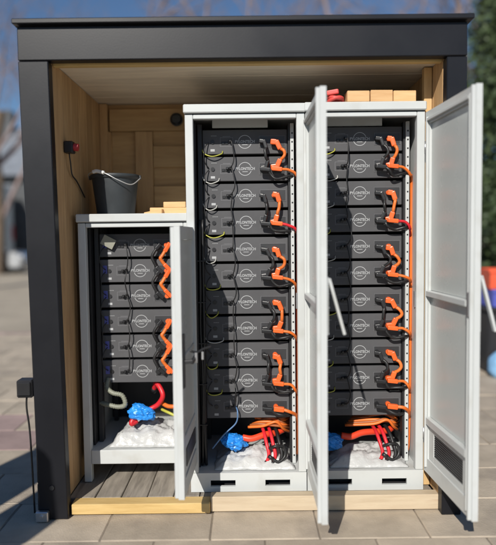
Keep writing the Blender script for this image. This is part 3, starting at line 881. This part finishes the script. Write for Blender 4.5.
bm = bmesh.new()
bm_tube(bm, hp, lambda t: 0.0125 + 0.0022 * math.sin(t * 2 * PI * 34), 10, 0)
bmesh.ops.recalc_face_normals(bm, faces=bm.faces)
finish('corrugated_sheath', bm, HOSE, e, smooth=True)
e = thing('paper_note', (XS - 0.165, YS + 0.12, 1.34), 'small pale folded slip hanging at the top left module of the low cabinet', 'paper')
boxes('slip', [(-0.035, 0.035, -0.001, 0.001, -0.028, 0.028)], mat('pale_paper', (0.28, 0.28, 0.23), 0.7), e, rot=(0.2, 0.5, 0.1))

# ------------------------------------------------------------------ things on the cabinets and on the walls
bk = thing('bucket', (-0.742, 3.42, 1.4875), 'dark grey plastic bucket standing on the low left cabinet', 'bucket')
bm = bmesh.new()
seg = 40
prof = [(0.001, 0.0), (0.100, 0.0), (0.104, 0.006), (0.128, 0.200), (0.1285, 0.204), (0.137, 0.205), (0.137, 0.224), (0.1345, 0.226), (0.130, 0.226), (0.126, 0.200), (0.100, 0.012), (0.001, 0.012)]
rings = []
for r, z in prof:
    rings.append([bm.verts.new((r * math.cos(2 * PI * k / seg), r * math.sin(2 * PI * k / seg), z)) for k in range(seg)])
for i in range(len(rings) - 1):
    for k in range(seg):
        bm.faces.new((rings[i][k], rings[i][(k + 1) % seg], rings[i + 1][(k + 1) % seg], rings[i + 1][k]))
bm.faces.new(list(reversed(rings[0]))); bm.faces.new(rings[-1])
bmesh.ops.recalc_face_normals(bm, faces=bm.faces)
finish('tub', bm, BUCK, bk, smooth=True)
for s in (-1, 1):
    bm = bmesh.new(); bm_cyl(bm, (s * 0.136 - 0.001 * s, 0, 0.213), (s, 0, 0), 0.012, 0.010, 12); bmesh.ops.recalc_face_normals(bm, faces=bm.faces)
    finish('lug', bm, BUCK, bk)
hp = [(-0.062, -0.122, 0.232), (-0.02, -0.150, 0.222), (0.05, -0.150, 0.185), (0.11, -0.10, 0.165), (0.146, -0.01, 0.208)]
tube('handle', hp, 0.0028, mat('pale_wire', (0.6, 0.6, 0.6), 0.4, metal=0.4), bk, 7)
tube('handle', [(-0.146, -0.005, 0.21), (-0.13, -0.075, 0.225), (-0.095, -0.112, 0.234), (-0.062, -0.122, 0.232)], 0.0028, MATS['pale_wire'], bk, 7)
tube('grip', [(-0.095, -0.113, 0.234), (-0.075, -0.122, 0.238), (-0.05, -0.130, 0.232), (-0.03, -0.142, 0.226)], 0.010, mat('white_grip', (0.75, 0.75, 0.73), 0.5), bk, 10)

def wood_block(x, y, z, lx, ly, lz, rz, label, wedge=0.0, group='wood offcuts on the cabinets'):
    bm = bmesh.new()
    bm_box(bm, -lx / 2, lx / 2, -ly / 2, ly / 2, 0, lz, bev=0.0025)
    for v in bm.verts:
        if v.co.z > lz / 2 and wedge:
            v.co.z -= wedge * (0.5 - v.co.x / lx) * lz
    o = finish('wood_offcut', bm, BLOCK, None, (x, y, z), (0, 0, rz))
    return tag(o, label, 'wood block', group)
ZS_T = 1.4878
wood_block(-0.425, 3.30, ZS_T, 0.20, 0.09, 0.034, 0.04, 'lower fresh wood offcut lying on the low cabinet beside the bucket')
wood_block(-0.39, 3.30, ZS_T + 0.0345, 0.12, 0.085, 0.030, -0.03, 'upper fresh wood offcut, stacked on another beside the bucket')
wood_block(-0.50, 3.25, ZS_T, 0.10, 0.05, 0.026, -0.15, 'small thin wood wedge lying between the bucket and the stacked offcuts', 0.7)
ZT = 2.0168
for k, (x, l) in enumerate(((0.553, 0.110), (0.668, 0.110), (0.783, 0.112))):
    wood_block(x, 3.052 + 0.004 * k, ZT, l, 0.085, 0.054 + 0.003 * (k % 2), random.uniform(-.03, .03), 'pale wood block on top of the right cabinet, %s of the row of three' % ['leftmost', 'middle', 'rightmost'][k])
rt = thing('cable_coil', (0.445, 3.045, ZT), 'small red cable coil on top of the right cabinet beside the wood blocks', 'cable')
pts = []
for k in range(60):
    a = k / 60 * 2 * PI * 2.6
    pts.append((0.036 * math.cos(a) * (1 - 0.15 * k / 60), 0.036 * math.sin(a), 0.010 + 0.022 * k / 60 + 0.006 * math.sin(a * 1.5)))
tube('coil', pts, 0.0095, mat('faded_red_sheath', (0.62, 0.07, 0.06), 0.45), rt, 8, 2)
bm = bmesh.new(); bm_block(bm, (-0.045, -0.02, 0.045), (0.012, -0.03, 0.052), 0.026, 0.024, 0.006); finish('plug', bm, MATS['faded_red_sheath'], rt)

vt = thing('vent_cap', (-0.435, YB - 0.04, 2.095), 'round black vent cap high on the back wall beside the middle cabinet', 'vent')
bm = bmesh.new()
bm_cyl(bm, (0, 0, 0), (0, -1, 0), 0.040, 0.016, 24); bm_cyl(bm, (0, -0.016, 0), (0, -1, 0), 0.036, 0.012, 24, 0.026)
bmesh.ops.recalc_face_normals(bm, faces=bm.faces)
finish('cap', bm, BPLAST, vt)
boxes('louvre', [(-0.024, 0.024, -0.032, -0.0285, -0.014 + 0.009 * k, -0.010 + 0.009 * k) for k in range(4)], DPLAST, vt)

sw = thing('wall_socket', (XL + 0.001, 3.075, 1.79), 'small black wall socket with red cap on the left wooden wall', 'socket')
boxes('housing', [(0, 0.045, -0.028, 0.028, 0, 0.06)], BPLAST, sw, bev=0.005)
bm = bmesh.new(); bm_cyl(bm, (0.045, 0.0, 0.032), (1, 0, -0.15), 0.019, 0.022, 14); bmesh.ops.recalc_face_normals(bm, faces=bm.faces); finish('cap', bm, mat('dull_red_plastic', (0.42, 0.03, 0.04), 0.45), sw)
tube('cord', [(0.02, 0.0, 0.001), (0.02, 0.02, -0.05), (0.012, 0.07, -0.10), (0.012, 0.16, -0.13), (0.012, 0.3, -0.2)], 0.004, BLKC, sw, 6)

ob = thing('outlet_box', (OL + 0.018, YF + 0.02, 0.60), 'black outlet box fixed to the outer edge of the left shed post', 'outlet')
boxes('housing', [(-0.078, -0.001, -0.02, 0.05, 0.0, 0.085)], BPLAST, ob, bev=0.006)
boxes('lid', [(-0.072, -0.008, -0.030, -0.0205, 0.012, 0.078)], BLACKM, ob, bev=0.004)
tube('cord', [(-0.04, 0.01, 0.002), (-0.042, 0.01, -0.06), (-0.03, 0.012, -0.2), (-0.02, 0.012, -0.58)], 0.005, BLKC, ob, 6)

dl = thing('key_cord', (-0.275, 2.70, 0.90), 'black cord and keys hanging from the handle of the low cabinet door', 'keys')
dl.location = (-0.262, 2.66, 0.835)
tube('cord', [(0.0, 0.0, 0.02), (0.03, 0.01, 0.012), (0.06, 0.03, 0.024), (0.09, 0.05, 0.03)], 0.006, BLKC, dl, 6)
boxes('key', [(0.02, 0.032, -0.002, 0.002, -0.035, 0.012), (0.05, 0.060, -0.001, 0.002, -0.02, 0.016)], METAL, dl, bev=0.001)

# ------------------------------------------------------------------ surroundings: trees, house, vehicles, crates
def bare_tree(x, y, h, r, label, seed, group='bare trees', spread=0.5, levels=5, split=None):
    rnd = random.Random(seed)
    t = thing('bare_tree', (x, y, -0.03), label, 'tree', group)
    bmt, bmb = bmesh.new(), bmesh.new()
    segs = []
    def grow(p, d, length, rad, lev):
        pts = [p]
        q, dd = p.copy(), d.copy()
        for k in range(3):
            dd = (dd + Vector((rnd.uniform(-.16, .16), rnd.uniform(-.16, .16), rnd.uniform(-.02, .12)))).normalized()
            q = q + dd * length / 3
            pts.append(q.copy())
        r1 = rad * 0.62
        bm_tube(bmt if lev == 0 else bmb, pts, rad, 8 if lev < 2 else (5 if lev < 3 else 3), 0, r1, caps=False)
        if lev >= levels: return
        nchild = 3 if lev < 2 else rnd.choice((3, 4))
        for k in range(nchild):
            a = rnd.uniform(0, 2 * PI)
            side = dd.orthogonal().normalized()
            side.rotate(Matrix.Rotation(a, 3, dd))
            nd = (dd * rnd.uniform(0.6, 1.0) + side * spread * rnd.uniform(0.6, 1.4)).normalized()
            pos = pts[rnd.choice((1, 2, 3, 3))]
            grow(pos, nd, length * rnd.uniform(0.55, 0.8), r1 * rnd.uniform(0.6, 0.9), lev + 1)
    grow(Vector((0, 0, 0)), Vector((rnd.uniform(-.05, .05), rnd.uniform(-.05, .05), 1)).normalized(), h * 0.42, r, 0)
    finish('trunk', bmt, BARK, t, smooth=True)
    finish('crown', bmb, TWIG, t, smooth=True)
    return t
TR = [(-7.5, 17, 9.5, .15, 'slender bare tree behind the left end of the shed roof'), (-4.6, 21, 11, .18, 'bare tree behind the shed, left of the roof centre'),
      (-1.2, 19, 10, .16, 'bare tree behind the middle of the shed roof'), (3.4, 18.5, 11, .2, 'bare tree with pale trunk above the shed roof, right of centre'),
      (6.6, 20, 10.5, .17, 'bare tree behind the right end of the shed roof'), (1.4, 26, 12, .2, 'distant bare tree behind the shed centre'), (-10.0, 24, 11, .18, 'distant bare tree beside the grey house')]
for i, (x, y, h, r, lb) in enumerate(TR):
    bare_tree(x, y, h * 1.25, r * 1.5, lb, 11 + i * 3, levels=5)
# unseen trunks added left of the camera to shade the paving at lower left
def shadow_trunk(x, y, h, r, label, seed):
    rnd = random.Random(seed)
    t = thing('shadow_caster_trunk', (x, y, -0.03), label, 'tree', 'unseen trunks added for shade')
    bm = bmesh.new()
    pts = [(rnd.uniform(-.015, .015), rnd.uniform(-.015, .015), h * k / 8) for k in range(9)]
    bm_tube(bm, pts, lambda q: r * (1.25 - 0.5 * min(1, q * 6) * .5) * (1 + .06 * math.sin(q * 17)), 14, 3)
    finish('trunk', bm, BARK, t, smooth=True)
    for k in range(4 if h > 3 else 0):
        a = k * 1.6 + rnd.uniform(-.3, .3)
        bm = bmesh.new()
        bm_tube(bm, [(0, 0, h * .93), (r * .9 * math.cos(a), r * .9 * math.sin(a), h * .99), (r * 1.25 * math.cos(a), r * 1.25 * math.sin(a), h * 1.06)], r * .42, 8, 3, r * .25)
        finish('limb', bm, BARK, t, smooth=True)
shadow_trunk(-2.25, 0.6, 3.6, 0.20, 'thick unseen trunk added left of the camera to shade the paving', 3)
shadow_trunk(-1.87, 0.4, 2.0, 0.155, 'short unseen stump added left of the camera to shade the shed post foot', 8)

def evergreen(x, y, h, rx, n, label, seed, bloss=0, base=0.0):
    rnd = random.Random(seed)
    t = thing('evergreen_tree', (x, y, -0.03), label, 'tree', 'evergreens at the right')
    bm = bmesh.new()
    bm_tube(bm, [(0, 0, 0), (0.03, 0.02, h * 0.4), (0, 0, h * 0.9)], 0.12, 8, 4, 0.03)
    for k in range(26):
        z = h * (0.1 + 0.8 * k / 26); a = k * 2.4; rr = rx * (1 - 0.75 * z / h) * 0.8
        bm_tube(bm, [(0, 0, z), (rr * .5 * math.cos(a), rr * .5 * math.sin(a), z + 0.1), (rr * math.cos(a), rr * math.sin(a), z + 0.08)], 0.025, 5, 2, 0.006)
    finish('trunk', bm, BARK, t, smooth=True)
    verts, faces = [], []
    clumps = []
    for k in range(max(40, n // 60)):
        z = h * (base + (1 - base) * rnd.random() ** 0.9)
        rr = rx * (1 - 0.70 * (z / h) ** 1.5) * math.sqrt(rnd.uniform(0.25, 1.0)) * rnd.uniform(0.85, 1.12)
        a = rnd.uniform(0, 2 * PI)
        clumps.append(Vector((rr * math.cos(a), rr * math.sin(a), z)))
    for k in range(n):
        c = rnd.choice(clumps)
        p = c + Vector((rnd.gauss(0, .16), rnd.gauss(0, .16), rnd.gauss(0, .13)))
        d = Vector((rnd.gauss(0, 1), rnd.gauss(0, 1), rnd.gauss(0, 1) - 0.3)).normalized()
        s = d.orthogonal().normalized(); s.rotate(Matrix.Rotation(rnd.uniform(0, 6.3), 3, d))
        L, Wd = rnd.uniform(.06, .12), rnd.uniform(.02, .04)
        i0 = len(verts)
        verts += [p, p + d * L * .5 + s * Wd, p + d * L, p + d * L * .5 - s * Wd]
        faces.append((i0, i0 + 1, i0 + 2, i0 + 3))
    me = bpy.data.meshes.new('crown'); me.from_pydata(verts, [], faces); me.materials.append(LEAF)
    o = link(bpy.data.objects.new('crown', me), t)
    for k in range(bloss):
        c = rnd.choice([q for q in clumps if q.y < 0.1 and 0.6 < q.z < h * 0.6])
        bm = bmesh.new()
        bmesh.ops.create_icosphere(bm, subdivisions=2, radius=rnd.uniform(.04, .075))
        for v in bm.verts: v.co *= 1 + 0.3 * noise.noise(v.co * 30)
        finish('blossom', bm, BLOSS, t, tuple(c + Vector((-0.1, -0.28, 0))))
    return t
EV = [(4.35, 9.2, 5.2, 1.25, 30000, 'dark evergreen tree with orange-red blossoms right of the open cabinet door', 6), (5.9, 10.0, 5.6, 1.4, 20000, 'dark evergreen tree further right at the picture edge', 0),
      (7.6, 12.5, 6.4, 1.7, 16000, 'dark evergreen tree at the far right behind the others', 0), (5.55, 12.6, 7.2, 1.5, 26000, 'tall evergreen tree behind the blossoming one', 0)]
for i, (x, y, h, rx, n_, lb, bl) in enumerate(EV):
    evergreen(x, y, h, rx, n_, lb, 200 + i, bl)

# crates at the right edge
def crate(x, y, z, w, d, h, rz, m, label):
    c = thing('plastic_crate', (x, y, z), label, 'crate', 'crates at the right'); c.rotation_euler[2] = rz
    t = 0.012
    boxes('base', [(-w / 2 + t, w / 2 - t, -d / 2 + t, d / 2 - t, 0, t)], m, c)
    for s in (-1, 1):
        boxes('side', [(s * (w / 2 - t / 2) - t / 2, s * (w / 2 - t / 2) + t / 2, -d / 2, d / 2, 0, h)], m, c, bev=0.002)
        boxes('end', [(-w / 2 + t, w / 2 - t, s * (d / 2 - t / 2) - t / 2, s * (d / 2 - t / 2) + t / 2, 0, h)], m, c, bev=0.002)
    boxes('rim', [(-w / 2 - .012, w / 2 + .012, -d / 2 - .012, -d / 2 - .001, h - .03, h), (-w / 2 - .012, w / 2 + .012, d / 2 + .001, d / 2 + .012, h - .03, h)], m, c, bev=0.002)
    return c
bn = thing('storage_bin', (2.62, 6.0, 0), 'black storage bin under the coloured crates at the right edge', 'bin')
boxes('body', [(-0.3, 0.3, -0.2, 0.2, 0.0, 0.60)], BINB, bn, bev=0.02)
boxes('lid', [(-0.315, 0.315, -0.215, 0.215, 0.601, 0.65)], BINB, bn, bev=0.012)
crate(2.62, 6.0, 0.651, 0.52, 0.36, 0.17, 0.05, CRATEB, 'blue-violet crate between the black bin and the red crate')
crate(2.62, 6.0, 0.822, 0.52, 0.36, 0.19, -0.06, CRATER, 'red-orange crate, topmost of the pile at the right edge')
bm = bmesh.new(); bmesh.ops.create_icosphere(bm, subdivisions=3, radius=1)
for v in bm.verts:
    k_ = 1 + .18 * noise.noise(v.co * 2.5); v.co = Vector((v.co.x * .12, v.co.y * .12, max(v.co.z, -.7) * .15)) * k_
sk = finish('sack', bm, SKYB, None, (2.40, 5.66, 0.10), smooth=True); tag(sk, 'pale blue sack slumped on the paving before the black bin', 'sack')

# house far left
hs = thing('house', (-15.5, 30, -0.03), 'grey rendered house with slate roof, far off at the left', 'building')
boxes('wall', [(-5, 5, 0, 8, 0, 4.6)], RENDER_W, hs)
bm = bmesh.new()
vv = [bm.verts.new(p) for p in [(-5.4, -.5, 4.5), (5.4, -.5, 4.5), (5.4, 8.5, 4.5), (-5.4, 8.5, 4.5), (-5.4, 4, 7.6), (5.4, 4, 7.6)]]
for f in [(0, 1, 5, 4), (2, 3, 4, 5), (0, 4, 3), (1, 2, 5), (3, 2, 1, 0)]: bm.faces.new([vv[i] for i in f])
rf = finish('roof', bm, ROOFT, hs)
boxes('chimney', [(2.0, 2.7, 3.2, 3.9, 6.6, 8.4)], RENDER_W, rf)
for wx in (-3.4, 0.0, 3.3):
    for wz in (0.9, 2.9):
        wd = boxes('window', [(wx - .6, wx + .6, -.05, .03, wz, wz + 1.2)], ROOFT, hs)
        boxes('pane', [(wx - .52, wx - .03, -.06, -.051, wz + .08, wz + 1.12), (wx + .03, wx + .52, -.06, -.051, wz + .08, wz + 1.12)], GLASSD, wd)

def wheel(parent, x, y, r):
    bm = bmesh.new(); bm_cyl(bm, (x, y, r), (0, 1, 0), r, 0.2, 24); bmesh.ops.recalc_face_normals(bm, faces=bm.faces)
    w = finish('wheel', bm, RUB, parent, smooth=False)
    bm = bmesh.new(); bm_cyl(bm, (x, y - 0.012, r), (0, 1, 0), r * .62, 0.22, 16); bmesh.ops.recalc_face_normals(bm, faces=bm.faces)
    finish('rim', bm, METAL, w)
def extrude_profile(name, prof, y0, y1, m, parent, inset=0.0, bev=0.04):
    bm = bmesh.new()
    a = [bm.verts.new((x, y0, z)) for x, z in prof]; b = [bm.verts.new((x, y1, z)) for x, z in prof]
    bm.faces.new(a); bm.faces.new(list(reversed(b)))
    for i in range(len(prof)):
        j = (i + 1) % len(prof)
        bm.faces.new((a[j], a[i], b[i], b[j]))
    bmesh.ops.recalc_face_normals(bm, faces=bm.faces)
    bmesh.ops.bevel(bm, geom=list(bm.edges), offset=bev, segments=2, affect='EDGES')
    return finish(name, bm, m, parent, smooth=False)
car = thing('parked_car', (-11.25, 25.0, -0.03), 'silver car parked before the white truck at the left edge', 'car')
extrude_profile('body', [(-2.1, .25), (2.1, .25), (2.15, .6), (2.0, .86), (1.1, .95), (-1.75, .98), (-2.1, .9), (-2.15, .5)], -.85, .85, CARP, car)
extrude_profile('cabin', [(-1.7, .97), (1.05, .94), (.35, 1.42), (-1.2, 1.45)], -.72, .72, CARP, car, bev=0.05)
boxes('side_window', [(-1.1, -.25, -.735, -.722, 1.04, 1.34)], GLASSD, car); boxes('side_window', [(-.18, .45, -.735, -.722, 1.04, 1.34)], GLASSD, car)
for x in (-1.35, 1.35):
    wheel(car, x, -.86, .31); wheel(car, x, .66, .31)
for y_ in (-.62, .62):
    boxes('headlight', [(2.08, 2.17, y_ - .14, y_ + .14, .62, .76)], LAMPW, car, bev=.01); boxes('tail_light', [(-2.17, -2.08, y_ - .12, y_ + .12, .66, .84)], LAMPR, car, bev=.01)
van = thing('parked_truck', (-13.9, 28.2, -0.03), 'tall white box truck standing at the left edge behind the silver car', 'truck')
van.scale = (1, 1, 1.36)
extrude_profile('body', [(-2.6, .35), (2.55, .35), (2.62, 1.0), (2.6, 2.75), (2.45, 2.9), (-1.6, 2.9), (-2.2, 1.9), (-2.75, 1.4), (-2.8, .6)], -.98, .98, VANP, van, bev=0.06)
boxes('rear_window', [(2.615, 2.635, -.75, -.08, 1.6, 2.35)], GLASSD, van); boxes('side_window', [(-1.9, -1.2, -.995, -.981, 1.6, 2.2)], GLASSD, van)
boxes('side_trim', [(-2.4, 2.4, -1.0, -.981, .75, .85)], DPLAST, van)
for x in (-1.75, 1.7):
    wheel(van, x, -.99, .36); wheel(van, x, .79, .36)
for y_ in (-.8, .8):
    boxes('tail_light', [(2.60, 2.66, y_ - .08, y_ + .08, 1.0, 1.5)], LAMPR, van, bev=.01)
